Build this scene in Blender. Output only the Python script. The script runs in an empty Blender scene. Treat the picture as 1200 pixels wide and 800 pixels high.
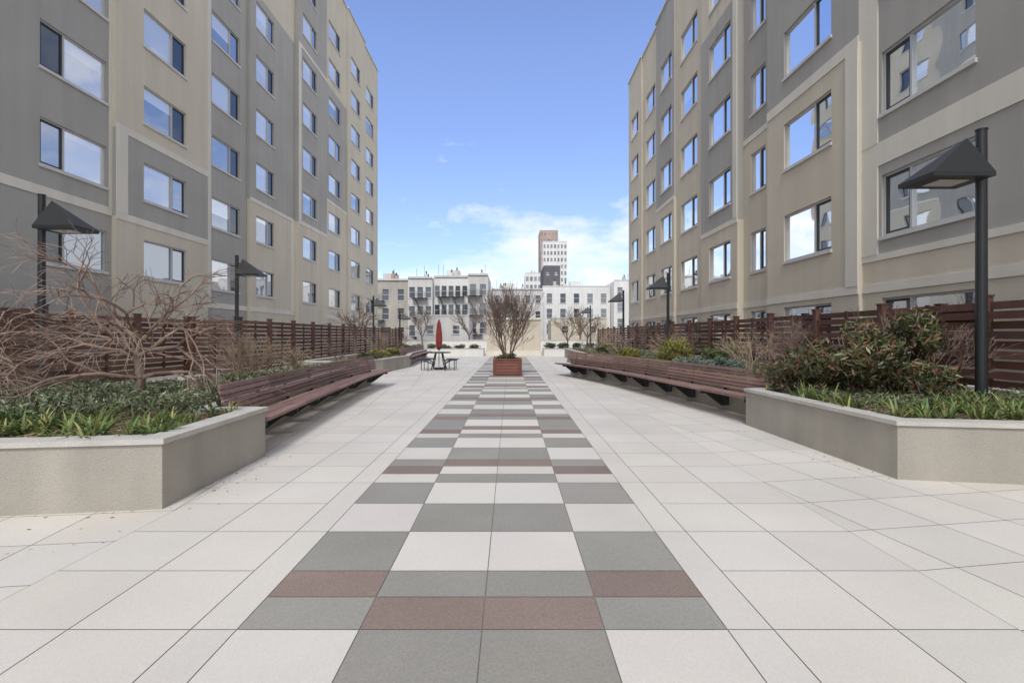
import bpy, math, random
from mathutils import Vector, Matrix
import mathutils.noise as mn
R=random.Random(7)
scene=bpy.context.scene
# ------------------------------------------------------------------ helpers
class MB:
    def __init__(s): s.v=[];s.f=[];s.m=[];s.t=[];s.mats=[]
    def mi(s,mat):
        if mat not in s.mats: s.mats.append(mat)
        return s.mats.index(mat)
    def face(s,pts,mat,t=1.0):
        b=len(s.v); s.v.extend([tuple(p) for p in pts]); s.f.append(tuple(range(b,b+len(pts)))); s.m.append(s.mi(mat)); s.t.append(t)
    def hexa(s,c,mat,t=1.0):
        b=len(s.v); s.v.extend([tuple(p) for p in c]); m=s.mi(mat)
        for q in ((3,2,1,0),(4,5,6,7),(0,1,5,4),(1,2,6,5),(2,3,7,6),(3,0,4,7)):
            s.f.append(tuple(b+i for i in q)); s.m.append(m); s.t.append(t)
    def box(s,x0,x1,y0,y1,z0,z1,mat,t=1.0):
        s.hexa([(x0,y0,z0),(x1,y0,z0),(x1,y1,z0),(x0,y1,z0),(x0,y0,z1),(x1,y0,z1),(x1,y1,z1),(x0,y1,z1)],mat,t)
    def tube(s,p0,p1,r0,r1,mat,n=5,t=1.0,cap=False):
        p0=Vector(p0);p1=Vector(p1);d=(p1-p0)
        if d.length<1e-6:return
        d.normalize(); a=d.orthogonal().normalized(); b_=d.cross(a)
        b=len(s.v); m=s.mi(mat)
        for p,r in((p0,r0),(p1,r1)):
            for i in range(n):
                an=2*math.pi*i/n; s.v.append(tuple(p+a*(r*math.cos(an))+b_*(r*math.sin(an))))
        for i in range(n):
            j=(i+1)%n; s.f.append((b+i,b+j,b+n+j,b+n+i)); s.m.append(m); s.t.append(t)
        if cap:
            s.f.append(tuple(b+n+i for i in range(n))); s.m.append(m); s.t.append(t)
            s.f.append(tuple(b+n-1-i for i in range(n))); s.m.append(m); s.t.append(t)
    def build(s,name,parent=None,smooth=False,origin=None):
        if origin is None:
            if parent is not None: origin=parent.location.copy()
            else:
                xs=[p[0] for p in s.v];ys=[p[1] for p in s.v];zs=[p[2] for p in s.v]
                origin=Vector(((min(xs)+max(xs))/2,(min(ys)+max(ys))/2,min(zs)))
        me=bpy.data.meshes.new(name)
        ox,oy,oz=origin
        me.from_pydata([(p[0]-ox,p[1]-oy,p[2]-oz) for p in s.v],[],s.f)
        for m in s.mats: me.materials.append(m)
        me.polygons.foreach_set("material_index",s.m)
        ca=me.color_attributes.new("tint",'FLOAT_COLOR','CORNER')
        buf=[]
        for f,t in zip(s.f,s.t):
            c=(t,t,t,1.0) if not isinstance(t,tuple) else (t[0],t[1],t[2],1.0)
            buf.extend(c*len(f))
        ca.data.foreach_set("color",buf)
        if smooth: me.polygons.foreach_set("use_smooth",[True]*len(s.f))
        me.update()
        o=bpy.data.objects.new(name,me); scene.collection.objects.link(o)
        if parent is not None: o.parent=parent
        else: o.location=origin
        return o
def empty(name,loc=(0,0,0)):
    o=bpy.data.objects.new(name,None); o.location=loc; scene.collection.objects.link(o); o.empty_display_size=.3
    return o
def mat(name,col,rough=.8,nscale=3.0,namt=.15,fscale=0,famt=0,bump=0,bscale=40,metal=0,spec=.3,streak=0,transl=0):
    m=bpy.data.materials.new(name); m.use_nodes=True; nt=m.node_tree; N=nt.nodes; L=nt.links
    b=N["Principled BSDF"]; b.inputs["Roughness"].default_value=rough; b.inputs["Metallic"].default_value=metal
    b.inputs["Specular IOR Level"].default_value=spec
    geo=N.new("ShaderNodeNewGeometry")
    at=N.new("ShaderNodeAttribute"); at.attribute_name="tint"
    base=N.new("ShaderNodeRGB"); base.outputs[0].default_value=(*col,1)
    mul=N.new("ShaderNodeMix"); mul.data_type='RGBA'; mul.blend_type='MULTIPLY'; mul.inputs[0].default_value=1
    L.new(base.outputs[0],mul.inputs[6]); L.new(at.outputs["Color"],mul.inputs[7]); cur=mul.outputs[2]
    def addnoise(scale,amt,vec=None,detail=3,lo=.3,hi=.7):
        nonlocal cur
        n=N.new("ShaderNodeTexNoise"); n.inputs["Scale"].default_value=scale; n.inputs["Detail"].default_value=detail
        L.new(vec if vec else geo.outputs["Position"],n.inputs["Vector"])
        mr=N.new("ShaderNodeMapRange"); mr.inputs[1].default_value=lo; mr.inputs[2].default_value=hi
        mr.inputs[3].default_value=1-amt; mr.inputs[4].default_value=1+amt
        L.new(n.outputs["Fac"],mr.inputs[0])
        x=N.new("ShaderNodeMix"); x.data_type='RGBA'; x.blend_type='MULTIPLY'; x.inputs[0].default_value=1
        L.new(cur,x.inputs[6]); L.new(mr.outputs[0],x.inputs[7]); cur=x.outputs[2]
    if namt: addnoise(nscale,namt)
    if famt: addnoise(fscale,famt,detail=1)
    if streak:
        vm=N.new("ShaderNodeVectorMath"); vm.operation='MULTIPLY'; vm.inputs[1].default_value=(2.2,2.2,.12)
        L.new(geo.outputs["Position"],vm.inputs[0]); addnoise(1.0,streak,vm.outputs[0])
    L.new(cur,b.inputs["Base Color"])
    if bump:
        n=N.new("ShaderNodeTexNoise"); n.inputs["Scale"].default_value=bscale; n.inputs["Detail"].default_value=2
        L.new(geo.outputs["Position"],n.inputs["Vector"])
        bp=N.new("ShaderNodeBump"); bp.inputs["Strength"].default_value=bump; bp.inputs["Distance"].default_value=.02
        L.new(n.outputs["Fac"],bp.inputs["Height"]); L.new(bp.outputs[0],b.inputs["Normal"])
    if transl:
        tr=N.new("ShaderNodeBsdfTranslucent"); L.new(cur,tr.inputs[0])
        mx=N.new("ShaderNodeMixShader"); mx.inputs[0].default_value=transl
        out=N["Material Output"]; L.new(b.outputs[0],mx.inputs[1]); L.new(tr.outputs[0],mx.inputs[2]); L.new(mx.outputs[0],out.inputs[0])
    return m
def glass(name,diff,fac,tint=(.85,.9,.97),wob=.25):
    m=bpy.data.materials.new(name); m.use_nodes=True; nt=m.node_tree; N=nt.nodes; L=nt.links
    N.remove(N["Principled BSDF"])
    d=N.new("ShaderNodeBsdfDiffuse")
    at=N.new("ShaderNodeAttribute"); at.attribute_name="tint"
    mul=N.new("ShaderNodeMix"); mul.data_type='RGBA'; mul.blend_type='MULTIPLY'; mul.inputs[0].default_value=1
    mul.inputs[6].default_value=(*diff,1); L.new(at.outputs["Color"],mul.inputs[7]); L.new(mul.outputs[2],d.inputs[0])
    g=N.new("ShaderNodeBsdfGlossy"); g.inputs["Roughness"].default_value=.015; g.inputs["Color"].default_value=(*tint,1)
    geo=N.new("ShaderNodeNewGeometry")
    n=N.new("ShaderNodeTexNoise"); n.inputs["Scale"].default_value=.9; n.inputs["Detail"].default_value=1; L.new(geo.outputs["Position"],n.inputs["Vector"])
    bp=N.new("ShaderNodeBump"); bp.inputs["Strength"].default_value=wob; bp.inputs["Distance"].default_value=.03; L.new(n.outputs["Fac"],bp.inputs["Height"]); L.new(bp.outputs[0],g.inputs["Normal"])
    fr=N.new("ShaderNodeFresnel"); fr.inputs[0].default_value=1.6
    ad=N.new("ShaderNodeMath"); ad.operation='ADD'; ad.use_clamp=True; ad.inputs[1].default_value=fac; L.new(fr.outputs[0],ad.inputs[0])
    mx=N.new("ShaderNodeMixShader"); L.new(ad.outputs[0],mx.inputs[0]); L.new(d.outputs[0],mx.inputs[1]); L.new(g.outputs[0],mx.inputs[2])
    L.new(mx.outputs[0],N["Material Output"].inputs[0]); return m

M={}
M['beige']=mat('stucco_beige',(.635,.58,.475),.9,.5,.04,120,.05,.5,90,streak=.045)
M['taupe']=mat('stucco_taupe',(.415,.402,.375),.9,.5,.05,120,.06,.5,90,streak=.055)
M['cream']=mat('stucco_cream',(.72,.685,.61),.9,.6,.04,120,.05,.4,90,streak=.045)
M['frame']=mat('window_frame_aluminium',(.52,.52,.52),.45,2,.05,metal=.2)
M['sill']=mat('window_sill_grey',(.60,.60,.59),.6,2,.06)
M['darkframe']=mat('window_frame_dark',(.05,.055,.06),.5,2,.05)
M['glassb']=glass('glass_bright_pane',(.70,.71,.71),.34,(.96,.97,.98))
M['glassm']=glass('glass_mid_pane',(.20,.22,.24),.34,(.8,.86,.95))
M['glassd']=glass('glass_dark_pane',(.035,.04,.045),.06,(.8,.86,.92))
M['tilew']=mat('paver_pale',(.635,.60,.545),.7,.8,.06,110,.05,.06,200)
M['tileg']=mat('paver_grey',(.305,.29,.258),.7,1.2,.07,110,.10,.06,200)
M['tiler']=mat('paver_red_brown',(.255,.195,.165),.7,1.2,.08,110,.13,.06,200)
M['joint']=mat('paver_joint',(.20,.185,.165),.95,5,.2)
M['asphalt']=mat('asphalt_ground',(.09,.09,.088),.95,.3,.2)
M['pwall']=mat('planter_stucco',(.41,.38,.33),.9,1.5,.08,150,.10,.6,120,streak=.10)
M['pcap']=mat('planter_cap_stone',(.51,.49,.45),.8,3,.09,100,.08,.2,80)
M['soil']=mat('mulch_soil',(.17,.115,.075),1,8,.35,60,.4,1,40)
M['litter']=mat('mulch_chips',(.42,.31,.20),1,8,.2)
M['wood']=mat('bench_wood',(.235,.15,.13),.65,2,.1,30,.18,.3,60)
M['fwood']=mat('fence_wood_stain',(.125,.064,.048),.7,3,.15,30,.15,.3,60)
M['steel']=mat('dark_steel',(.03,.03,.032),.5,3,.1)
M['black']=mat('black_powdercoat',(.022,.024,.026),.42,3,.1,spec=.5)
M['lens']=mat('lamp_lens',(.55,.55,.52),.4,3,.05)
M['bark']=mat('bark_brown',(.22,.17,.135),.9,8,.2)
M['twig']=mat('twig_reddish',(.20,.14,.115),.85,8,.2)
M['twigm']=mat('maple_twig',(.27,.195,.155),.85,8,.2)
M['twigp']=mat('twig_pale',(.36,.28,.20),.85,8,.2)
M['leaf']=mat('leaf_green',(.10,.15,.05),.55,6,.2,transl=.2)
M['leafdk']=mat('leaf_evergreen',(.075,.10,.045),.42,6,.25,spec=.5)
M['leafrd']=mat('leaf_reddish_bronze',(.15,.085,.05),.45,6,.25,spec=.5)
M['leafgg']=mat('leaf_grey_green',(.15,.175,.115),.7,6,.25)
M['leafy']=mat('leaf_yellow_green',(.24,.25,.07),.6,6,.25,transl=.2)
M['blade']=mat('blade_green',(.18,.255,.085),.5,6,.2,transl=.25)
M['blue']=mat('juniper_blue_green',(.15,.20,.18),.75,6,.2)
M['umb']=mat('umbrella_red_fabric',(.24,.045,.045),.8,4,.15)
M['boxred']=mat('planter_box_red',(.20,.085,.065),.75,4,.12,bump=.2)
M['white']=mat('white_render',(.74,.735,.715),.9,.3,.06,streak=.06)
M['offw']=mat('grey_render',(.63,.62,.60),.9,.3,.08,streak=.08)
M['tanb']=mat('tan_brick',(.46,.43,.385),.9,.4,.1,3,.06,streak=.08)
M['brick']=mat('brown_brick',(.42,.31,.25),.9,.4,.1,3,.06)
M['bgw']=glass('distant_window_glass',(.05,.055,.065),.12)
M['roofdk']=mat('dark_cladding',(.11,.11,.12),.8,1,.1)

# ------------------------------------------------------------------ ground / paving
g=MB(); g.box(-1500,1500,-200,2800,-.5,-.03,M['asphalt']); g.build('ground')
TS=.61; CX=-.14
b=MB(); b.box(-13.6,8.7,-3,50,-.028,0,M['joint']); b.build('paving_bed')
pv=MB(); gap=.003
def tile(x0,x1,y0,y1,m,t):
    pv.face([(x0+gap,y0+gap,.004),(x1-gap,y0+gap,.004),(x1-gap,y1-gap,.004),(x0+gap,y1-gap,.004)],m,t)
def tv(a=.05): 
    k=1+R.uniform(-a,a); return (k*(1+R.uniform(-.012,.012)),k,k*(1+R.uniform(-.018,.018)))
pat=[(1,'WGGW'),(.5,'GRRG'),(.5,'RGGR'),(1,'GWWG'),(1,'WGGW'),(1,'GWWG'),(.5,'WGGW'),(.5,'RWWR'),(.5,'GRRG'),(1,'WGGW'),(1,'GWWG'),(.5,'WGGW'),(.5,'RWWR'),(.5,'GRRG'),(1,'GWWG'),(.5,'RGGR'),(.5,'GRRG'),(1,'WGGW'),(1,'GWWG')]
mm={'W':M['tilew'],'G':M['tileg'],'R':M['tiler']}
yy=2.44-TS
for h,p in [(1,'GWWG'),(1,'WGGW'),(.5,'GRRG'),(1,'WGGW')]:
    y0=yy-h*TS
    for i,c in enumerate(p): tile(CX+(i-2)*TS,CX+(i-1)*TS,y0,yy,mm[c],tv(.05))
    yy=y0
yy=2.44-TS; k=0
while yy<33.5:
    h,p=pat[k%len(pat)]; k+=1
    for i,c in enumerate(p): tile(CX+(i-2)*TS,CX+(i-1)*TS,yy,yy+h*TS,mm[c],tv(.06))
    yy+=h*TS
endc=yy
W=M['tilew']
y0=2.44-TS*8
y=y0
while y<endc-.01:
    y1=min(y+TS*2,endc)
    tile(CX-2*TS-.23,CX-2*TS,y,y1,W,tv(.03)); tile(CX+2*TS,CX+2*TS+.23,y,y1,W,tv(.03)); y+=TS*2
def clip(poly,a,b_,c):
    out=[]
    for i in range(len(poly)):
        p=poly[i];q=poly[(i+1)%len(poly)]
        dp=a*p[0]+b_*p[1]-c; dq=a*q[0]+b_*q[1]-c
        if dp<=0: out.append(p)
        if dp*dq<0:
            t=dp/(dp-dq); out.append((p[0]+(q[0]-p[0])*t,p[1]+(q[1]-p[1])*t))
    return out
def field(xa,xb,ya,yb,ang,ox,oy,m=W,s=TS):
    ca,sa=math.cos(ang),math.sin(ang)
    cx,cy=(xa+xb)/2,(ya+yb)/2
    lc=((cx-ox)*ca+(cy-oy)*sa, -(cx-ox)*sa+(cy-oy)*ca)
    i0=int(lc[0]/s);j0=int(lc[1]/s); r=int((math.hypot(xb-xa,yb-ya)/2)/s)+2
    for i in range(i0-r,i0+r+1):
        for j in range(j0-r,j0+r+1):
            q=[(i*s+gap,j*s+gap),((i+1)*s-gap,j*s+gap),((i+1)*s-gap,(j+1)*s-gap),(i*s+gap,(j+1)*s-gap)]
            P=[(ox+u*ca-v*sa,oy+u*sa+v*ca) for u,v in q]
            if all(p[0]<xa for p in P) or all(p[0]>xb for p in P) or all(p[1]<ya for p in P) or all(p[1]>yb for p in P): continue
            for a,b_,c in ((-1,0,-xa),(1,0,xb),(0,-1,-ya),(0,1,yb)):
                P=clip(P,a,b_,c)
                if len(P)<3:break
            if len(P)<3: continue
            pv.face([(px,py,.004) for px,py in P],m,tv(.045))
eL=CX-2*TS-.23; eR=CX+2*TS+.23
field(eL-2*TS,eL,y0,50,0,eL,2.44); field(eR,eR+2*TS,y0,50,0,eR,2.44)
field(-13.5,eL-2*TS,y0,50,math.radians(7),eL-2*TS,4.1); field(eR+2*TS,8.6,y0,50,math.radians(9),eR+2*TS,4.9)
field(eL,eR,endc,50,0,eL,endc)
pv.build('courtyard_paving')

# ------------------------------------------------------------------ facades
def wall(mb,P,u0,u1,h0,h1,wins,matf,eu=(),eh=()):
    us=sorted(set([u0,u1]+[w[0] for w in wins]+[w[1] for w in wins]+[e for e in eu if u0<e<u1]))
    hs=sorted(set([h0,h1]+[w[2] for w in wins]+[w[3] for w in wins]+[e for e in eh if h0<e<h1]))
    for a,b_ in zip(us,us[1:]):
        for c,d in zip(hs,hs[1:]):
            um=(a+b_)/2;hm=(c+d)/2
            if any(w[0]<um<w[1] and w[2]<hm<w[3] for w in wins): continue
            mb.face([P(a,c,0),P(b_,c,0),P(b_,d,0),P(a,d,0)],matf(um,hm))
    for w in wins:
        a,b_,c,d=w[:4]; m=matf((a+b_)/2,c-.05); D=-.13
        mb.face([P(a,c,0),P(a,d,0),P(a,d,D),P(a,c,D)],m); mb.face([P(b_,c,0),P(b_,d,0),P(b_,d,D),P(b_,c,D)],m)
        mb.face([P(a,d,0),P(b_,d,0),P(b_,d,D),P(a,d,D)],m); mb.face([P(a,c,0),P(b_,c,0),P(b_,c,D),P(a,c,D)],m)
def pbox(mb,P,u0,u1,h0,h1,d0,d1,m,t=1.0):
    mb.hexa([P(u0,h0,d0),P(u1,h0,d0),P(u1,h1,d0),P(u0,h1,d0),P(u0,h0,d1),P(u1,h0,d1),P(u1,h1,d1),P(u0,h1,d1)],m,t)
def window(fr,gl,P,a,b_,c,d,darkside,kind):
    F=M['frame']; w=.05
    pbox(fr,P,a,b_,c,c+w,-.12,-.05,F); pbox(fr,P,a,b_,d-w,d,-.12,-.05,F)
    pbox(fr,P,a,a+w,c+w,d-w,-.12,-.05,F); pbox(fr,P,b_-w,b_,c+w,d-w,-.12,-.05,F)
    pbox(fr,P,a-.04,b_+.04,c-.09,c-.002,-.05,.05,M['sill'])
    L=b_-a; 
    s=a+L*(.34 if darkside==0 else .66)
    if L<1.3: s=a+L*(.42 if darkside==0 else .58)
    pbox(fr,P,s-.03,s+.03,c+w,d-w,-.12,-.045,F)
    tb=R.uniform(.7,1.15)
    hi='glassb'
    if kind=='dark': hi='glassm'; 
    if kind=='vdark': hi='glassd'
    for (x0,x1,dk) in ((a+w,s-.03,darkside==0),(s+.03,b_-w,darkside==1)):
        if dk:
            pbox(fr,P,x0,x1,c+w,c+w+.05,-.115,-.07,M['darkframe']); pbox(fr,P,x0,x1,d-w-.05,d-w,-.115,-.07,M['darkframe'])
            pbox(fr,P,x0,x0+.05,c+w+.05,d-w-.05,-.115,-.07,M['darkframe']); pbox(fr,P,x1-.05,x1,c+w+.05,d-w-.05,-.115,-.07,M['darkframe'])
            gl.face([P(x0,c+w,-.1),P(x1,c+w,-.1),P(x1,d-w,-.1),P(x0,d-w,-.1)],M['glassm' if (R.random()<.25 and kind!='vdark') else 'glassd'],tb)
        else:
            bl=R.choice([0,0,.3,.5,.15]) if kind=='n' else 0
            hb=d-w-(d-c)*bl
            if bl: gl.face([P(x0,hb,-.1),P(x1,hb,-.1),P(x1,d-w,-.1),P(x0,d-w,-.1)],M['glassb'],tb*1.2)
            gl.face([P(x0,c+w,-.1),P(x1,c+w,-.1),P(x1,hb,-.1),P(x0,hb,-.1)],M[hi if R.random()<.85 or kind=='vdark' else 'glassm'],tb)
def building(X,sg,secs,roof,sills,wh,matf,kindf,darkside,depth,eh,bands,vbands):
    e=empty('apartment_building',(X-sg*depth/2,(secs[0][0]+secs[-1][1])/2,0))
    wl=MB();fr=MB();gl=MB();tr=MB();rf=MB()
    for si,(za,zb,off,cols) in enumerate(secs):
        P=lambda u,h,d,off=off:(X+sg*(off+d),u,h)
        wins=[(c0,c1,s,s+wh) for (c0,c1) in cols for s in sills]
        wall(wl,P,za,zb,0,roof,wins,lambda u,h,si=si:M[matf(si,h)],eh=eh[si])
        for wi,w in enumerate(wins): 
            row=sills.index(w[2]); window(fr,gl,P,*w,darkside(si),kindf(si,row))
        for (ba,bb) in bands[si]: 
            pbox(tr,P,za+.0,zb,ba,bb,0.001,.025,M['cream'])
        po=secs[si-1][2] if si else -.6
        if po!=off:
            hs=sorted(set([0,roof]+list(eh[si])))
            for c,d in zip(hs,hs[1:]): wl.face([(X+sg*po,za,c),(X+sg*off,za,c),(X+sg*off,za,d),(X+sg*po,za,d)],M[matf(si if off>po else si-1,(c+d)/2)])
        pbox(tr,P,za-.02,zb+.02,roof,roof+.12,-.45,.07,M['sill'])
    for (si,a,b_,c,d) in vbands:
        P=lambda u,h,dd:(X+sg*(secs[si][2]+dd),u,h)
        pbox(tr,P,a,b_,c,d,.002,.035,M['cream'])
    zb=secs[-1][1];off=secs[-1][2]
    wl.face([(X+sg*off,zb,0),(X-sg*.6,zb,0),(X-sg*.6,zb,roof),(X+sg*off,zb,roof)],M['beige'])
    xa,xb=sorted((X-sg*.6,X-sg*depth)); rf.box(xa,xb,secs[0][0],zb,0,roof-.02,M['beige'])
    wl.build('walls',e);fr.build('window_frames',e);gl.build('window_glass',e);tr.build('trim_bands',e);rf.build('body_and_roof',e)
Ls=[(-4,17.1,0,[(2.0,4.4),(8.2,10.6),(14.5,16.9)]),(17.1,22.3,.16,[(18.4,20.8)]),(22.3,25.9,0,[(22.85,25.2)]),(25.9,31.2,.18,[(26.5,28.5)]),
    (31.2,36,.45,[(31.85,34.1)]),(36,41,.22,[(37.0,39.5)]),(41,46,.32,[(41.9,44.4)]),(46,50.9,.15,[(46.8,49.3)])]
Lsill=[3.65+2.9*k for k in range(8)]
def lm(si,h):
    if si==0: return 'taupe'
    if si==1: return 'beige' if h<5.65 or h>8.75 else 'taupe'
    if si==2: return 'taupe'
    if si==3: return 'beige' if h<8.7 or h>20 else 'taupe'
    if si==4: return 'beige' if h<8.7 else 'taupe'
    if si==5: return 'beige' if h<11.6 or h>20.3 else 'taupe'
    return 'beige'
Leh=[(),(5.65,8.75),(),(8.7,20),(8.7,),(11.6,20.3),(),()]
Lb=[[(5.62,5.9)],[(5.55,5.8),(8.65,8.9)],[(2.75,3.0)],[(8.6,8.8),(2.75,3.0)],[(8.6,8.85),(20,20.2)],[(11.5,11.7),(2.75,3)],[(2.75,3)],[(2.75,3)]]
Lv=[(0,16.98,17.1,5.9,28.8),(1,17.1,17.6,5.8,8.65),(2,22.3,22.75,3,28.8),(4,31.2,31.55,8.85,20),(3,30.7,31.2,3,8.6)]
building(-13.9,1,Ls,28.8,Lsill,1.4,lm,lambda si,r:'dark' if (r==0 and si in(0,1)) else 'n',lambda si:0 if si==0 else 1,16,Leh,Lb,Lv)
Rs=[(-4,12.25,0,[(2.2,4.6),(9.28,11.63)]),(12.25,16.6,.1,[(13.3,15.6)]),(16.6,18.75,-.12,[(17.15,18.2)]),(18.75,22.3,.12,[(19.35,21.4)]),
    (22.3,26,.0,[(23.1,25.3)]),(26,29.2,.12,[(26.4,28.3)]),(29.2,32.6,0,[(29.8,31.8)]),(32.6,36.1,.08,[(33.4,35.3)])]
Rsill=[.9+2.9*k for k in range(6)]
def rm(si,h):
    if si==0: return 'beige' if h<3.3 else 'taupe'
    if si==1: return 'beige' if h<8.8 else 'taupe'
    if si==2: return 'beige' if h<8.8 else 'taupe'
    if si==3: return 'beige' if h<5.9 or h>14.6 else 'taupe'
    if si==5: return 'beige' if h<8.8 else 'taupe'
    return 'beige'
Reh=[(3.3,),(8.8,),(8.8,),(5.9,14.6),(),(8.8,),(),()]
Rb=[[(5.5,6.05),(2.5,2.7),(3.25,3.4)],[(8.65,8.95),(2.5,2.7)],[(2.5,2.7),(8.65,8.85)],[(5.8,6.0),(2.5,2.7)],[(2.5,2.7)],[(2.5,2.7),(8.7,8.9)],[(2.5,2.7)],[(2.5,2.7)]]
Rv=[(0,11.72,12.25,3.4,5.5),(0,11.72,12.25,6.05,19.9),(1,12.25,12.7,2.7,8.65),(3,18.75,19.1,6,19.9)]
building(8.8,-1,Rs,19.9,Rsill,1.45,rm,lambda si,r:'vdark' if si==0 else('dark' if r==0 else 'n'),lambda si:1 if si in(0,) else 0,14,Reh,Rb,Rv)

# ------------------------------------------------------------------ bench + planters
def crom(pts,n=8):
    P=[Vector(p) for p in pts]; P=[2*P[0]-P[1]]+P+[2*P[-1]-P[-2]]; out=[]
    for i in range(1,len(P)-2):
        for k in range(n):
            t=k/n; a,b_,c,d=P[i-1:i+3]
            out.append(.5*((2*b_)+(-a+c)*t+(2*a-5*b_+4*c-d)*t*t+(-a+3*b_-3*c+d)*t**3))
    out.append(P[-2]); return out
def normals(c,side):
    ns=[]
    for i in range(len(c)):
        a=c[max(i-1,0)];b_=c[min(i+1,len(c)-1)]; d=(b_-a).normalized(); ns.append(Vector((d.y,-d.x))*side)
    return ns
def offs(c,ns,o): return [p+n*o for p,n in zip(c,ns)]
def sweep(mb,c,ns,prof,m,tints=None):
    for i in range(len(c)-1):
        t=tints[i] if tints else 1
        A=[(*(c[i]+ns[i]*o),h) for o,h in prof]; B=[(*(c[i+1]+ns[i+1]*o),h) for o,h in prof]
        mb.hexa(A+B,m,t)
def bench(curve,side):
    c=crom(curve,5); ns=normals(c,side); mid=c[len(c)//2]
    e=empty('park_bench',(mid.x,mid.y,0))
    seat=MB();back=MB();br=MB()
    def tt():
        out=[];v=R.uniform(.75,1.25);
        for i in range(len(c)):
            if i%5==0: v=R.uniform(.7,1.35)
            out.append((v*1.0,v*R.uniform(.93,1.03),v*R.uniform(.92,1.04)))
        return out
    for k in range(6):
        o=k*.078; sweep(seat,c,ns,[(o,.415-.004*k),(o+.062,.415-.004*k),(o+.062,.455-.004*k),(o,.455-.004*k)],M['wood'],tt())
    for k in range(6):
        h=.475+k*.066; o=.475+k*.016
        sweep(back,c,ns,[(o,h),(o+.035,h),(o+.048,h+.05),(o+.013,h+.05)],M['wood'],tt())
    L=0;last=-1
    for i in range(len(c)-1):
        L+=(c[i+1]-c[i]).length
        if L-last>1.1 or i==0 or i==len(c)-2:
            last=L; p=c[i]; n=ns[i]; d=Vector((n.y,-n.x))*.02
            def q(o,h,s): v=p+n*o+d*s; return (v.x,v.y,h)
            for prof in ([(0.02,.36),(.6,.36),(.6,.412),(0.02,.412)],[(.45,.12),(.6,.12),(.6,.36),(.12,.359)],[(.50,.40),(.55,.40),(.62,.86),(.60,.86)]):
                br.hexa([q(o,h,-1) for o,h in prof]+[q(o,h,1) for o,h in prof],M['steel'])
    seat.build('seat_slats',e);back.build('backrest_slats',e);br.build('steel_brackets',e)
    return c,ns
Lc=[(-2.97,6.02),(-3.12,7.5),(-3.3,9.5),(-3.5,12),(-3.5,14.6)]
Rc=[(3.84,8.08),(3.63,9.4),(3.28,11.66),(2.65,14.9),(1.65,18.2)]
lc,ln=bench(Lc,-1); rc,rn=bench(Rc,1)
Lwall=offs(lc,ln,.64); Rwall=offs(rc,rn,.64)
def area(p): return sum(p[i][0]*p[(i+1)%len(p)][1]-p[(i+1)%len(p)][0]*p[i][1] for i in range(len(p)))/2
def inset(p,d):
    n=len(p);out=[]
    for i in range(n):
        a=Vector(p[i-1]);b_=Vector(p[i]);c=Vector(p[(i+1)%n])
        d1=(b_-a).normalized();d2=(c-b_).normalized()
        n1=Vector((-d1.y,d1.x));n2=Vector((-d2.y,d2.x))
        m=(n1+n2)
        k=1/max(.45,(1+n1.dot(n2))); out.append(b_+m*k*d)
    return out
def inpoly(x,y,p):
    c=False;n=len(p)
    for i in range(n):
        x1,y1=p[i][0],p[i][1];x2,y2=p[(i+1)%n][0],p[(i+1)%n][1]
        if (y1>y)!=(y2>y) and x<(x2-x1)*(y-y1)/(y2-y1)+x1: c=not c
    return c
def planter(poly,h=.6,name='raised_planter',wm='pwall',cap=.045,ct=.2):
    poly=[Vector((p[0],p[1])) for p in poly]
    if area(poly)<0: poly=poly[::-1]
    e=empty(name,(sum(p.x for p in poly)/len(poly),sum(p.y for p in poly)/len(poly),0))
    w=MB();c=MB();s=MB(); n=len(poly)
    o=inset(poly,-.025); i1=inset(poly,ct)
    for k in range(n):
        j=(k+1)%n; A,B=poly[k],poly[j]
        w.face([(*A,-.02),(*B,-.02),(*B,h-cap),(*A,h-cap)],M[wm])
        a,b_,cc,d=o[k],o[j],i1[j],i1[k]
        c.face([(*a,h),(*b_,h),(*cc,h),(*d,h)],M['pcap']); c.face([(*a,h-cap),(*b_,h-cap),(*b_,h),(*a,h)],M['pcap'])
        c.face([(*a,h-cap),(*b_,h-cap),(*poly[j],h-cap-.001),(*poly[k],h-cap-.001)],M['pcap'])
        c.face([(*d,h),(*cc,h),(*cc,h-.15),(*d,h-.15)],M['pcap'])
    s.face([(*p,h-.06) for p in i1],M['soil'])
    w.build('wall',e);c.build('cap',e);s.build('soil',e)
    return i1
LP=[(-2.93,4.13),(-2.97,5.95)]+[tuple(p) for p in Lwall]+[(-5.2,14.6),(-5.35,12),(-5.2,9.5),(-5.35,8.2),(-6.1,7.4),(-9.5,6.6),(-9.5,3.35),(-4.13,3.97)]
RP=[(3.93,4.98),(3.86,8.04)]+[tuple(p) for p in Rwall]+[(3.0,19.2),(3.6,22),(3.7,33.4),(8.0,33.4),(8.0,4.55),(5.04,4.81)]
LPi=planter(LP); RPi=planter(RP)
LP2=[(-4.65,22.7),(-5.0,19.3),(-5.6,17.6),(-7.6,17.6),(-7.8,33),(-5.6,33),(-5.2,26)]
LP2i=planter(LP2,.55)
CPi=planter([(-8.8,34.6),(-1.9,34.6),(-1.9,36.5),(-8.8,36.5)],.55,wm='white')
CP2=planter([(2.4,34.6),(8.0,34.6),(8.0,36.5),(2.4,36.5)],.55,wm='white')
bench([(-4.6,22.9),(-4.75,25),(-5.0,29),(-5.1,32)],-1)
e=empty('bulkhead_structure',(.25,38,0)); w=MB()
w.box(-1.75,2.25,36.2,40,0,2.62,M['beige']); w.box(-1.85,2.35,36.1,40.1,2.62,2.78,M['cream']); w.box(-1.79,2.29,36.17,36.2,0.0,.35,M['cream'])
for xx in (-.45,.95): w.box(xx-.02,xx+.02,36.185,36.2,.35,2.62,M['taupe'])
w.build('walls',e)
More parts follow.
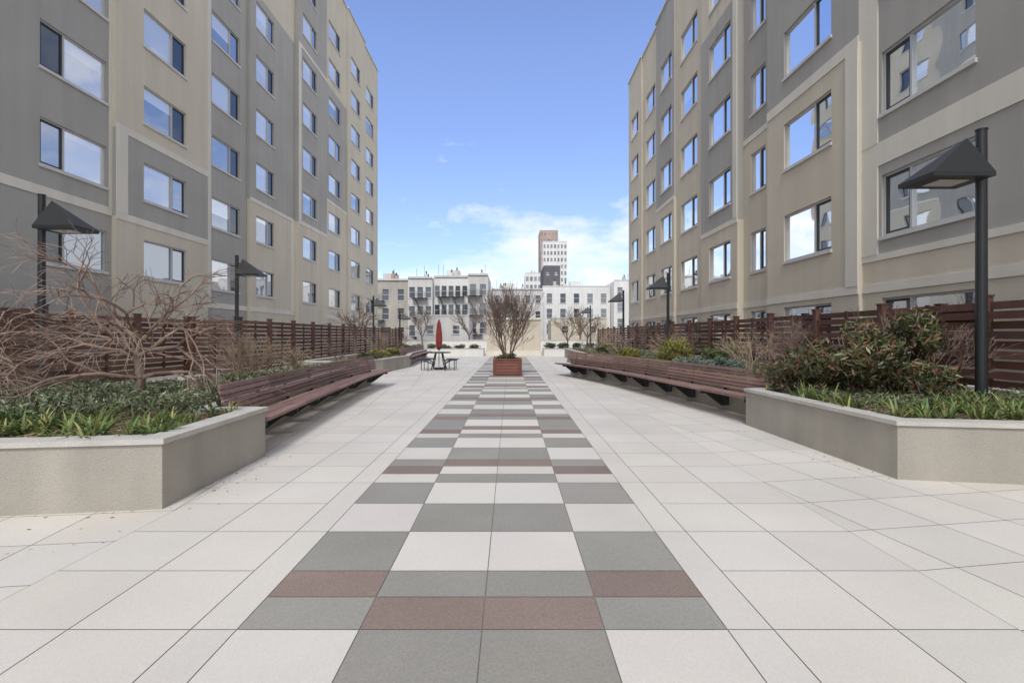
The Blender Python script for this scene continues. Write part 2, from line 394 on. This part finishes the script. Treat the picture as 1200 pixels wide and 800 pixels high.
w=MB(); w.box(-11.2,8.7,49.6,50,0,.95,M['white']); w.box(-11.25,8.75,49.55,50.05,.95,1.03,M['pcap']); w.build('parapet_wall')

# ------------------------------------------------------------------ fences
def fence(p0,p1,h=2.08,z=0.0,name='wooden_fence'):
    a=Vector(p0);b_=Vector(p1);L=(b_-a).length;d=(b_-a)/L;n=Vector((d.y,-d.x))
    e=empty(name,((a.x+b_.x)/2,(a.y+b_.y)/2,0)); po=MB();sl=MB()
    def q(u,o,hh): v=a+d*u+n*o; return (v.x,v.y,hh)
    def bx(mb,u0,u1,o0,o1,h0,h1,m,t=1.0): mb.hexa([q(u0,o0,h0),q(u1,o0,h0),q(u1,o1,h0),q(u0,o1,h0),q(u0,o0,h1),q(u1,o0,h1),q(u1,o1,h1),q(u0,o1,h1)],m,t)
    np_=max(1,round(L/2.3)); s=L/np_
    for i in range(np_+1):
        u=i*s; bx(po,u-.075,u+.075,-.075,.075,z,h+.06,M['fwood'],R.uniform(.85,1.1)); bx(po,u-.09,u+.09,-.09,.09,h+.06,h+.09,M['fwood'],.9)
    nb=12
    for i in range(np_):
        for k in range(nb):
            hh=z+.06+k*(h-z-.06)/nb; v=R.uniform(.75,1.35)
            off=(.022 if k%2 else -.05)
            bx(sl,i*s+.077,(i+1)*s-.077,off,off+.025,hh,hh+.13,M['fwood'],(v,v*R.uniform(.95,1.1),v*R.uniform(.95,1.1)))
        bx(sl,i*s+s/2-.04,i*s+s/2+.04,-.023,.02,z+.05,h-.02,M['fwood'],.7)
    po.build('posts',e);sl.build('slats',e)
fence((-10.4,2),(-10.4,10.9)); fence((-12.0,11),(-12.0,18.2)); fence((-11.85,18.3),(-10.2,18.3)); fence((-10.2,18.5),(-10.2,46))
fence((8.25,1.5),(8.25,46),z=0.0)

# ------------------------------------------------------------------ lamps
def lamp(x,y,side,base=0.0,top=4.3):
    e=empty('street_lamp',(x,y,base)); p=MB();h=MB()
    B=M['black']
    p.tube((x,y,base),(x,y,top),.07,.062,B,16,cap=True); p.tube((x,y,top),(x,y,top+.02),.07,.07,B,16,cap=True)
    p.tube((x,y,base),(x,y,base+.12),.16,.13,B,16,cap=True)
    p.tube((x,y,top-.62),(x+side*.25,y,top-.5),.03,.03,B,8,cap=True); p.tube((x,y,top-.25),(x+side*.2,y,top-.3),.025,.025,B,8,cap=True)
    zb=top-.72;ap=(x+side*.2,y,top-.1)
    c=[(x+side*.09,y-.3),(x+side*.92,y-.3),(x+side*.92,y+.3),(x+side*.09,y+.3)]
    for i in range(4):
        j=(i+1)%4; h.face([(*c[i],zb+.06),(*c[j],zb+.06),ap],B); h.face([(*c[i],zb),(*c[j],zb),(*c[j],zb+.06),(*c[i],zb+.06)],B)
    h.face([(*q,zb) for q in c],B)
    l=MB(); l.box(min(x+side*.3,x+side*.7),max(x+side*.3,x+side*.7),y-.14,y+.14,zb-.012,zb-.002,M['lens'])
    p.build('pole',e);h.build('hood',e);l.build('lens',e)
lamp(6.53,6.8,-1,.54); lamp(7.2,22.4,-1,.54); lamp(7.15,31,-1,.54); lamp(7.6,46.6,-1,0,4.3)
lamp(-9.5,9.95,1,.15); lamp(-9.75,17.5,1,0); lamp(-9.9,35.5,1,0); lamp(-9.9,44,1,0,3.6)
w=MB(); w.box(-9.85,-9.15,9.65,10.25,0.0,.15,M['black']); w.box(-9.8,-9.2,9.7,10.2,.15,.2,M['steel']); w.build('lamp_base_box')

# ------------------------------------------------------------------ planter box
def planterbox(x,y,s=.52,h=.6):
    e=empty('wooden_planter_box',(x,y,0)); w=MB()
    for k in range(5):
        h0=.04+k*.108; w.box(x-s+.02,x+s-.02,y-s+.02,y+s-.02,h0,h0+.1,M['boxred'],R.uniform(.85,1.15))
    w.box(x-s+.05,x+s-.05,y-s+.05,y+s-.05,0.0,.5,M['roofdk'])
    for sx in(-1,1):
        for sy in(-1,1): 
            X0=x+sx*(s-.05);Y0=y+sy*(s-.05); w.box(X0-.055,X0+.055,Y0-.055,Y0+.055,0,h-.02,M['boxred'],.85)
    for (a,b_,c,d) in ((-s,s,-s,-s+.1),(-s,s,s-.1,s),(-s,-s+.1,-s+.1,s-.1),(s-.1,s,-s+.1,s-.1)): w.box(x+a,x+b_,y+c,y+d,h-.02,h+.02,M['boxred'],1.1)
    w.box(x-s+.1,x+s-.1,y-s+.1,y+s-.1,h-.07,h-.04,M['soil'])
    w.build('box',e); return e
planterbox(-.1,18.3)

# ------------------------------------------------------------------ plants
def rv(): 
    while True:
        v=Vector((R.uniform(-1,1),R.uniform(-1,1),R.uniform(-1,1)))
        if .05<v.length<1: return v.normalized()
def branch(mb,p,d,L,r,dep,m,spread=.6,grav=0.0,nseg=3,kids=(2,3),shrink=.72,wig=.18,minr=.004):
    p=Vector(p);d=Vector(d).normalized(); seg=L/nseg
    for i in range(nseg):
        d=(d+rv()*wig+Vector((0,0,grav))).normalized(); q=p+d*seg
        r1=max(minr,r*(1-.35*(i+1)/nseg)); r0=max(minr,r*(1-.35*i/nseg))
        mb.tube(p,q,r0,r1,m,6 if r>.02 else (4 if r>.008 else 3),R.uniform(.75,1.25)); p=q
        if dep>0 and i<nseg-1 and R.random()<.55:
            nd=(d+rv()*spread*1.2).normalized(); branch(mb,p,nd,L*shrink*.8,r1*.6,dep-1,m,spread,grav,nseg,kids,shrink,wig,minr)
    if dep>0:
        for k in range(R.randint(*kids)):
            nd=(d+rv()*spread).normalized(); branch(mb,p,nd,L*shrink*R.uniform(.8,1.15),r*.62,dep-1,m,spread,grav,nseg,kids,shrink,wig,minr)
def leafq(mb,p,s,m,t,el=1.0):
    a=rv(); b_=a.cross(rv()).normalized()
    a=a*s*el; b_=b_*s*.5
    mb.face([p-a*.5,p+b_*.5,p+a*.5,p-b_*.5],m,t)
def leafmass(mb,c,rad,n,s,m,el=1.6,hue=.0,lumps=9,low=.55,m2=None,p2=0,loose=False):
    c=Vector(c); cs=[]
    for i in range(lumps):
        v=rv()*(R.uniform(.35,.95) if loose else R.uniform(.3,.75)); cs.append((Vector((v.x*rad[0],v.y*rad[1],v.z*rad[2])),R.uniform(.18,.42) if loose else R.uniform(.3,.55),R.uniform(.65,1.35)))
    for i in range(n):
        o,k,br=R.choice(cs); v=rv()*(R.random()**.35)*k
        q=o+Vector((v.x*rad[0],v.y*rad[1],v.z*rad[2]))
        if (c+q).z<.5: continue
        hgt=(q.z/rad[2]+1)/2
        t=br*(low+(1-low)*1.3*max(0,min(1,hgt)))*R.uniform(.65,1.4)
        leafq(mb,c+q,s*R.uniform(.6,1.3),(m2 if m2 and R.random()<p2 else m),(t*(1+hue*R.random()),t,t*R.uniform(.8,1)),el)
tb=MB()
for i in range(12):
    an=R.uniform(0,6.28); dd=Vector((math.cos(an)*.36,math.sin(an)*.36,1)); branch(tb,(-.1+math.cos(an)*.08,18.3+math.sin(an)*.08,.53),dd,.84,.026,4,M['twig'],.40,.07,3,(2,3),.77,.1,.004)
tb.build('multi_stem_tree')
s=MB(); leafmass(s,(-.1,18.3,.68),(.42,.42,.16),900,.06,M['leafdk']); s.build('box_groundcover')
def maple(x,y,z,name,sc=1.0):
    t=MB(); p=Vector((x,y,z)); t.tube(p,p+Vector((.06,0,.38))*sc,.065*sc,.052*sc,M['bark'],8); p=p+Vector((.06,0,.38))*sc
    q=p+Vector((-.08,.03,.28))*sc; t.tube(p,q,.052*sc,.042*sc,M['bark'],8)
    q2=q+Vector((.05,0,.2))*sc; t.tube(q,q2,.04*sc,.03*sc,M['bark'],8)
    for st,nn in ((p,3),(q,5),(q2,4)):
        for i in range(nn):
            an=i*6.28/nn+R.uniform(-.5,.5); dd=Vector((math.cos(an),math.sin(an),R.uniform(.35,.9)))
            branch(t,st,dd,.62*sc,.028*sc,4,M['twigm'],.62,-.075,3,(2,2),.76,.22,.0032)
    t.build(name)
maple(-4.95,6.5,.52,'weeping_maple_tree',1.0)
maple(-7.0,6.0,.52,'weeping_maple_tree',.85)
def twigshrub(x,y,z,h,m,n=10,sp=.5,dep=3,name='bare_shrub',r=.012):
    t=MB()
    for i in range(n):
        an=R.uniform(0,6.28); dd=Vector((math.cos(an)*sp,math.sin(an)*sp,1)); branch(t,(x+R.uniform(-.1,.1),y+R.uniform(-.1,.1),z),dd,h*.42,r,dep,m,.5,.02,3,(2,3),.7,.15,.003)
    t.build(name)
twigshrub(-4.6,8.6,.5,1.0,M['twigp'],16,.45)
twigshrub(-4.7,11,.5,.7,M['twigp'],8,.5)
for (x,y,h,m) in ((7.3,5.6,1.3,'twig'),(6.9,8.0,1.2,'twig'),(7.4,9.5,1.5,'twig'),(5.6,11.5,1.1,'twigp'),(7.0,13,1.4,'twig'),(5.3,16,1.1,'twigp'),(4.4,19,1.3,'twigp'),(5.5,22,1.6,'twig'),(4.6,27,1.7,'twigp'),(6.2,18.5,1.5,'twig'),(6.4,10.6,1.4,'twig')):
    twigshrub(x,y,.5,h,M[m],9,.75)
for (x,y,h,m) in ((-6.6,19,1.0,'twig'),(-6.4,24,1.2,'twigp'),(-6.6,29,1.2,'twig')): twigshrub(x,y,.48,h,M[m],8,.6)
def baretree(x,y,z,h,m='bark',name='bare_tree'):
    t=MB(); p=Vector((x,y,z)); q=p+Vector((R.uniform(-.1,.1),0,h*.3)); t.tube(p,q,.025*h,.018*h,M[m],8)
    for i in range(5):
        an=i*1.25+R.random(); dd=Vector((math.cos(an)*.6,math.sin(an)*.6,1)); branch(t,q,dd,h*.27,.013*h,4,M[m],.5,.02,3,(2,2),.72,.14,.008)
    t.build(name)
baretree(4.8,41,0,3.4); baretree(-8.4,47,0,4.2); baretree(-4.5,53,-.02,4.5); baretree(7.5,53,-.02,4.6); baretree(-8.2,26,.5,2.8,'twig'); baretree(5.6,36,.5,2.6,'twig')
def evergreen(x,y,z,rx,ry,rz,n,s,m='leafdk',hue=.3,name='evergreen_shrub',el=2.0,m2=None,p2=0,loose=False):
    t=MB(); 
    for i in range(14 if loose else 8):
        an=R.uniform(0,6.28); t.tube((x,y,z),(x+math.cos(an)*rx*.8,y+math.sin(an)*ry*.8,z+rz*R.uniform(.8,1.8)),.015,.006,M['bark'],4)
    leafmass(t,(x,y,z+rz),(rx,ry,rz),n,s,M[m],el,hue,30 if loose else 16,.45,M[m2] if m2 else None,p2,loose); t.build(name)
evergreen(5.25,7.5,.5,.85,.7,.56,5600,.06,m2='leafrd',p2=.28,loose=True)
evergreen(6.15,7.75,.5,.6,.6,.74,4600,.06,m2='leafrd',p2=.25,loose=True)
evergreen(4.6,7.9,.5,.5,.45,.42,2200,.052,m2='leafrd',p2=.4,loose=True)
evergreen(5.9,7.0,.5,.5,.4,.3,1500,.055,m2='leafrd',p2=.2,loose=True)
evergreen(4.95,11.3,.5,.6,.6,.24,3000,.045,'blue',.0,'juniper_shrub',2.2)
evergreen(4.7,12.7,.5,.55,.6,.24,2400,.045,'blue',.0,'juniper_shrub',2.2)
evergreen(4.9,14.8,.5,.55,.6,.42,2400,.05,'leafy',.1,'yellow_green_shrub',loose=True)
evergreen(5.9,13.8,.5,.5,.6,.42,2400,.05,'leaf',.1,'green_shrub',loose=True)
evergreen(4.2,17.2,.5,.5,.6,.3,1500,.055,'leafy',.1,'yellow_green_shrub')
evergreen(4.5,20.5,.5,.6,.6,.3,1500,.055,'leafgg',.1,'grey_green_shrub')
evergreen(4.7,24.5,.5,.6,.8,.3,1500,.06,'leafdk',.1)
for i in range(5): evergreen(2.9+i*.95,35.5,.45,.55,.5,.28,900,.07,'leafdk',.1,'hedge_shrub')
for i in range(6): evergreen(-2.6-i*1.05,35.5,.45,.5,.5,.22,700,.07,R.choice(['leafdk','leafgg']),.1,'hedge_shrub')
for (x,y) in ((-5.6,19),(-5.7,21.5),(-6,25),(-6.2,28),(-6.4,31)): evergreen(x,y,.45,.6,.7,.22,1000,.06,R.choice(['leafdk','leafgg','leafy']),.1,'low_shrub')
def bedmass(poly,n,cond,hf,s,m,name,el=1.8,m2=None,p2=0):
    xs=[p[0] for p in poly];ys=[p[1] for p in poly]; t=MB();k=0
    while k<n:
        x=R.uniform(min(xs),max(xs));y=R.uniform(min(ys),max(ys))
        if not inpoly(x,y,poly) or not cond(x,y): continue
        k+=1
        nv=mn.noise(Vector((x*1.8,y*1.8,1.3)))*.5+.5; nv2=mn.noise(Vector((x*6,y*6,4.3)))*.5+.5
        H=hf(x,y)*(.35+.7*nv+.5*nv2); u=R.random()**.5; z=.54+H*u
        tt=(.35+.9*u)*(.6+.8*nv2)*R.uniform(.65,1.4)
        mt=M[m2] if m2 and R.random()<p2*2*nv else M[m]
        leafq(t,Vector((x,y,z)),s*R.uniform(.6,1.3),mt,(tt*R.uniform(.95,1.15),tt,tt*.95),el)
    t.build(name)
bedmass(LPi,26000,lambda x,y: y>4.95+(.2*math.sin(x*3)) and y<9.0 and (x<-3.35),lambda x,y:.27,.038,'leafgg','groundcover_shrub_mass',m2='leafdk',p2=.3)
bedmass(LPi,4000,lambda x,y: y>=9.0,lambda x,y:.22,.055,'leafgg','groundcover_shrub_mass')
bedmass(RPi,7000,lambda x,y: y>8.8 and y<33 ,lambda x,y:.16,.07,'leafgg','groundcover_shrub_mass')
def blades(poly,n,cond,name,hl=(.16,.34)):
    xs=[p[0] for p in poly];ys=[p[1] for p in poly]; t=MB();k=0
    while k<n:
        x=R.uniform(min(xs),max(xs));y=R.uniform(min(ys),max(ys))
        if not inpoly(x,y,poly) or not cond(x,y): continue
        if mn.noise(Vector((x*2.3,y*2.3,9.1)))<-.08+R.uniform(-.15,.15): continue
        k+=1; sc=R.uniform(.55,1.1); cl=R.uniform(.75,1.25)
        for i in range(R.randint(7,13)):
            an=R.uniform(0,6.28); L=R.uniform(*hl)*sc; w=R.uniform(.009,.017); lean=R.uniform(.25,.95)
            d=Vector((math.cos(an),math.sin(an),0)); sd=Vector((-d.y,d.x,0)); p=Vector((x+d.x*.02,y+d.y*.02,.53)); v=R.uniform(.65,1.3)*cl; c=(v*R.uniform(.8,1.35),v,v*1.0)
            if R.random()<.09: c=(v*2.2,v*1.5,v*1.8)
            prev=p; pw=w
            for s_ in range(4):
                f=(s_+1)/4; dirv=(d*lean*(.4+1.8*f)+Vector((0,0,1.1-1.3*f*lean))).normalized(); q=prev+dirv*L/4; nw=w*(1-f**2*.95)
                t.face([prev-sd*pw,prev+sd*pw,q+sd*nw,q-sd*nw],M['blade'],tuple(a*(.6+.5*f) for a in c)); prev=q;pw=nw
    t.build(name)
blades(LPi,200,lambda x,y:(y<5.1 and x>-6) or (x>-3.5 and y<5.9),'daylily_clumps')
blades(RPi,240,lambda x,y:(y<6.6 and x<7.8) or (x<4.5 and y<8),'daylily_clumps')
blades(RPi,60,lambda x,y:9<y<14 and x<5.2,'daylily_clumps')
bedmass(RPi,4500,lambda x,y: y>5.9 and y<7.4 and x>4.3,lambda x,y:.14,.035,'leafgg','groundcover_shrub_mass',m2='leafdk',p2=.5)
def litter(poly,n,name,cond=lambda x,y:True,m='litter'):
    xs=[p[0] for p in poly];ys=[p[1] for p in poly]; t=MB();k=0
    while k<n:
        x=R.uniform(min(xs),max(xs));y=R.uniform(min(ys),max(ys))
        if not inpoly(x,y,poly) or not cond(x,y): continue
        k+=1; v=R.uniform(.5,1.5); p=Vector((x,y,.545+R.uniform(0,.02))); a=rv();a.z*=.2; b_=Vector((-a.y,a.x,R.uniform(-.2,.2)))
        s=R.uniform(.02,.06); t.face([p-a*s,p+b_*s*.3,p+a*s,p-b_*s*.3],M[m],v)
    t.build(name)
litter(LPi,8000,'mulch_litter',lambda x,y:y<7); litter(RPi,9000,'mulch_litter',lambda x,y:y<9)
# dry leaf debris collecting at the feet of the planters
t=MB()
def debris(a,b_,n,w=.35):
    a=Vector(a);b_=Vector(b_); d=(b_-a).normalized(); nn=Vector((d.y,-d.x))
    for i in range(n):
        p=a+(b_-a)*R.random()+nn*abs(R.gauss(0,w)); s=R.uniform(.006,.02); an=R.uniform(0,6.28); u=Vector((math.cos(an),math.sin(an),R.uniform(0,.4)))*s; v=Vector((-u.y,u.x,R.uniform(0,.004)))*.5; q=Vector((p.x,p.y,.009))
        t.face([q-u,q+v,q+u,q-v],M['litter'],R.uniform(.3,.9))
debris((-4.13,3.97),(-2.93,4.13),25); debris((-2.97,5.95),(-2.93,4.13),0); debris((-2.93,4.13),(-2.97,5.95),30,.3)
debris((3.86,8.0),(3.93,4.98),35,.3); debris((3.93,4.98),(5.04,4.81),0); debris((6.5,4.7),(3.93,4.98),0)
debris((-3.6,6.3),(-4.1,14),120,.3); debris((2.4,18),(4.3,8.5),120,.3)
t.build('dry_leaf_debris')

# ------------------------------------------------------------------ picnic table + umbrella
def picnic(x,y):
    e=empty('picnic_table',(x,y,0)); t=MB(); B=M['black']
    t.tube((x,y,.72),(x,y,.76),.5,.5,B,20,cap=True)
    for i in range(4):
        an=math.pi/4+i*math.pi/2; c,s=math.cos(an),math.sin(an)
        t.tube((x+c*.2,y+s*.2,.7),(x+c*.4,y+s*.4,.02),.025,.025,B,6)
        t.tube((x+c*.3,y+s*.3,.25),(x+c*.72,y+s*.72,.4),.025,.025,B,6)
        n=Vector((-s,c,0)); P=Vector((x+c*.74,y+s*.74,.42))
        a=P+n*.3;b_=P-n*.3; r=Vector((c,s,0))*.12; z=Vector((0,0,.035))
        t.hexa([a-r,a+r,b_+r,b_-r,a-r+z,a+r+z,b_+r+z,b_-r+z],B)
        for k in(-.24,.24):
            q=P+n*k; t.tube(q,(q.x,q.y,0.0),.018,.018,B,6)
    t.build('table_and_seats',e)
    e2=empty('patio_umbrella',(x,y,0)); u=MB(); u.tube((x,y,.0),(x,y,2.2),.022,.022,M['lens'],8,cap=True); u.tube((x,y,0),(x,y,.1),.2,.2,B,14,cap=True); u.build('pole',e2)
    u=MB(); N=12; prof=[(.04,.85),(.10,.95),(.125,1.2),(.11,1.6),(.07,1.98),(.015,2.16)]
    rings=[[(x+(r*(1+.25*(i%2)))*math.cos(6.283*i/N),y+(r*(1+.25*(i%2)))*math.sin(6.283*i/N),z) for i in range(N)] for r,z in prof]
    for a,b_ in zip(rings,rings[1:]):
        for i in range(N): j=(i+1)%N; u.face([a[i],a[j],b_[j],b_[i]],M['umb'],1.1 if i%2 else .8)
    u.build('folded_canopy',e2)
picnic(-3.05,21)

# ------------------------------------------------------------------ background buildings
def bg(x0,x1,y,h,m,cols,rows,name='distant_building',ww=.9,wh=1.7,depth=12,top=1.3,pitch=3.1,cornice=True,escape=(),chim=0,wm='bgw'):
    e=empty(name,((x0+x1)/2,y+depth/2,0)); w=MB();gl=MB();tr=MB()
    P=lambda u,hh,d:(u,y-d,hh)
    s=(x1-x0)/cols; wins=[]
    for r in range(rows):
        hb=h-top-wh-r*pitch
        if hb<.2: break
        for c in range(cols):
            cx=x0+(c+.5)*s; wins.append((cx-ww/2,cx+ww/2,hb,hb+wh))
    wall(w,P,x0,x1,0,h,wins,lambda u,hh:m)
    w.box(x0,x1,y+.14,y+depth,0,h-.1,m)
    for a,b_,c,d in wins:
        gl.face([P(a,c,-.12),P(b_,c,-.12),P(b_,d,-.12),P(a,d,-.12)],M[wm],R.uniform(.5,4))
        pbox(tr,P,a,b_,(c+d)/2-.04,(c+d)/2+.04,-.11,-.06,M['sill'])
        pbox(tr,P,a-.1,b_+.1,c-.14,c-.002,-.05,.08,M['sill'])
    if cornice: pbox(tr,P,x0,x1,h-.2,h+.1,.002,.2,M['sill']); 
    else: pbox(tr,P,x0,x1,h,h+.2,-.3,.05,M['sill'])
    for c in escape:
        cx=x0+(c+.5)*s; B=M['steel']; W_=s*.95
        for r in range(rows):
            hb=h-top-wh-r*pitch-.15
            if hb<.2: break
            pbox(tr,P,cx-W_,cx+W_,hb,hb+.06,.1,1.1,B)
            for zz in (.35,.65,.95): pbox(tr,P,cx-W_,cx+W_,hb+zz,hb+zz+.04,1.05,1.1,B)
            for k in range(9): 
                u=cx-W_+k*W_*2/8.2; pbox(tr,P,u,u+.03,hb+.08,hb+.95,1.06,1.09,B)
            a0=Vector((cx-W_*.6,y-.7,hb)); a1=Vector((cx+W_*.5,y-.7,hb-pitch))
            for dy in(0,.4): tr.tube(a0+Vector((0,dy,0)),a1+Vector((0,dy,0)),.05,.05,B,4)
    for k in range(chim):
        cx=R.uniform(x0+1,x1-1); hh=R.uniform(.5,1.4); yb=y+R.uniform(1,5); tr.box(cx-.3,cx+.3,yb,yb+.9,h-.05,h+hh,R.choice([M['brick'],M['sill'],M['tanb']])); tr.tube((cx,yb+.4,h+hh),(cx,yb+.4,h+hh+.5),.12,.12,M['steel'],6,cap=True)
        ax=R.uniform(x0+.5,x1-.5); tr.tube((ax,y+2,h-.1),(ax,y+2,h+R.uniform(1,2.2)),.03,.03,M['steel'],4)
    if chim>2:
        bx=R.uniform(x0+1.5,x1-3); tr.box(bx,bx+2.2,y+4,y+6.5,h-.1,h+1.5,M['offw'])
    w.build('walls',e);gl.build('windows',e);tr.build('trim',e)
bg(-34,-16.6,80,10.6,M['tanb'],7,4,'tenement_building',1.0,1.8,escape=(4,),chim=5,top=1.6)
bg(-16.55,-12.6,79.4,10.9,M['offw'],3,4,'tenement_building',.9,1.7,escape=(1,),chim=2,top=1.6)
bg(-12.55,-6.9,80.5,11.2,M['white'],5,4,'tenement_building',.8,1.7,escape=(1,3),chim=3,top=1.6)
bg(-6.85,-3.6,79.5,11.4,M['offw'],2,4,'tenement_building',1.0,1.8,escape=(0,),chim=1,top=1.6)
bg(-3.5,6.4,96,10.6,M['offw'],5,4,'row_building',.9,1.5,chim=4,escape=(1,))
bg(6.6,20.4,100,11.4,M['white'],5,4,'white_row_building',1.1,1.9,cornice=False,chim=4,top=1.4)
bg(20.5,30,97,12.3,M['white'],4,4,'row_building',1,1.7,cornice=False,chim=2)
bg(7.6,11.4,112,17.4,M['roofdk'],2,2,'dark_rooftop_block',.6,.8,cornice=False)
bg(5.5,13,180,24.3,M['white'],5,8,'apartment_block',1,1.5,cornice=False,pitch=3,chim=2)
bg(14.6,25.5,220,43.5,M['white'],7,14,'apartment_tower',.9,1.5,cornice=False,pitch=3,chim=2)
bg(14.2,23.0,236,52,M['brick'],5,5,'brick_tower',1,1.5,cornice=False,pitch=3)
bg(-60,-35,90,10,M['tanb'],8,3,'tenement_building'); bg(30.2,60,95,12,M['brick'],8,3,'row_building')
bg(-11,4,130,12.5,M['brick'],7,3,'row_building',chim=4)
bg(-11.8,-5.2,62,3.9,M['offw'],2,1,'low_annex_building',.8,1.0,depth=6,top=1.2,cornice=False)
bg(5.5,13,66,3.7,M['beige'],2,1,'low_annex_building',.8,.9,depth=6,top=1.0,cornice=False)
# ------------------------------------------------------------------ world
w=bpy.data.worlds.new("World"); scene.world=w; w.use_nodes=True; N=w.node_tree.nodes; L=w.node_tree.links
bgn=N["Background"]; sky=N.new("ShaderNodeTexSky"); sky.sky_type='NISHITA'; sky.sun_disc=False
EL=math.radians(48); ROT=math.radians(186)
sky.sun_elevation=EL; sky.sun_rotation=ROT; sky.air_density=1.0; sky.dust_density=.4; sky.ozone_density=1.5
tc=N.new("ShaderNodeTexCoord"); sep=N.new("ShaderNodeSeparateXYZ"); L.new(tc.outputs["Generated"],sep.inputs[0])
def MR(src,a,b_,c,d):
    m=N.new("ShaderNodeMapRange"); m.inputs[1].default_value=a; m.inputs[2].default_value=b_; m.inputs[3].default_value=c; m.inputs[4].default_value=d; L.new(src,m.inputs[0]); return m.outputs[0]
def ADD(a,b_):
    m=N.new("ShaderNodeMath"); m.operation='ADD'; L.new(a,m.inputs[0]); L.new(b_,m.inputs[1]); return m.outputs[0]
gain=N.new("ShaderNodeMix"); gain.data_type='RGBA'; gain.blend_type='MULTIPLY'; gain.inputs[0].default_value=1; L.new(sky.outputs[0],gain.inputs[6])
gc=N.new("ShaderNodeMix"); gc.data_type='RGBA'; gc.inputs[6].default_value=(1.0,1.05,1.25,1); gc.inputs[7].default_value=(1.8,1.7,2.0,1); L.new(MR(sep.outputs[2],0.0,.5,0,1),gc.inputs[0]); L.new(gc.outputs[2],gain.inputs[7])
vm=N.new("ShaderNodeVectorMath"); vm.operation='MULTIPLY'; vm.inputs[1].default_value=(1,1,2.6); L.new(tc.outputs["Generated"],vm.inputs[0])
n1=N.new("ShaderNodeTexNoise"); n1.inputs["Scale"].default_value=4.6; n1.inputs["Detail"].default_value=7; n1.inputs["Roughness"].default_value=.62; L.new(vm.outputs[0],n1.inputs["Vector"])
ab=N.new("ShaderNodeMath"); ab.operation='ABSOLUTE'; L.new(sep.outputs[0],ab.inputs[0])
cov=ADD(MR(ab.outputs[0],.3,.7,0,.28),MR(sep.outputs[2],.1,.34,.15,-.18))
cov=ADD(cov,MR(sep.outputs[1],.3,-.1,0,.36))  # unseen cloud bank added behind the camera as bright fill light
cov=ADD(cov,MR(sep.outputs[2],.72,.9,0,.25))  # extra overhead clouds, out of view, added to strengthen the fill
cov=ADD(cov,n1.outputs["Fac"])
mk=MR(cov,.52,.76,0,.9)
mx=N.new("ShaderNodeMix"); mx.data_type='RGBA'; L.new(mk,mx.inputs[0]); L.new(gain.outputs[2],mx.inputs[6]); mx.inputs[7].default_value=(8.8,8.8,8.8,1)
L.new(mx.outputs[2],bgn.inputs[0]); bgn.inputs[1].default_value=.13
sl=bpy.data.lights.new("sun",'SUN'); sl.energy=2.1; sl.angle=math.radians(14); sl.color=(1,.965,.91)
so=bpy.data.objects.new("sun",sl); scene.collection.objects.link(so)
dv=Vector((math.sin(ROT)*math.cos(EL),math.cos(ROT)*math.cos(EL),math.sin(EL)))
so.rotation_euler=dv.to_track_quat('Z','Y').to_euler(); so.location=(0,-10,40)
# ------------------------------------------------------------------ camera
cam=bpy.data.cameras.new("camera"); co=bpy.data.objects.new("camera",cam); scene.collection.objects.link(co)
co.location=(0,0,1.464); co.rotation_euler=(math.radians(90),0,0); cam.sensor_width=36; cam.lens=17.25; cam.shift_x=.0017; cam.shift_y=-.0058
cam.clip_end=4000; cam.clip_start=.05
scene.camera=co
scene.view_settings.view_transform='Standard'; scene.view_settings.look='None'; scene.view_settings.exposure=0
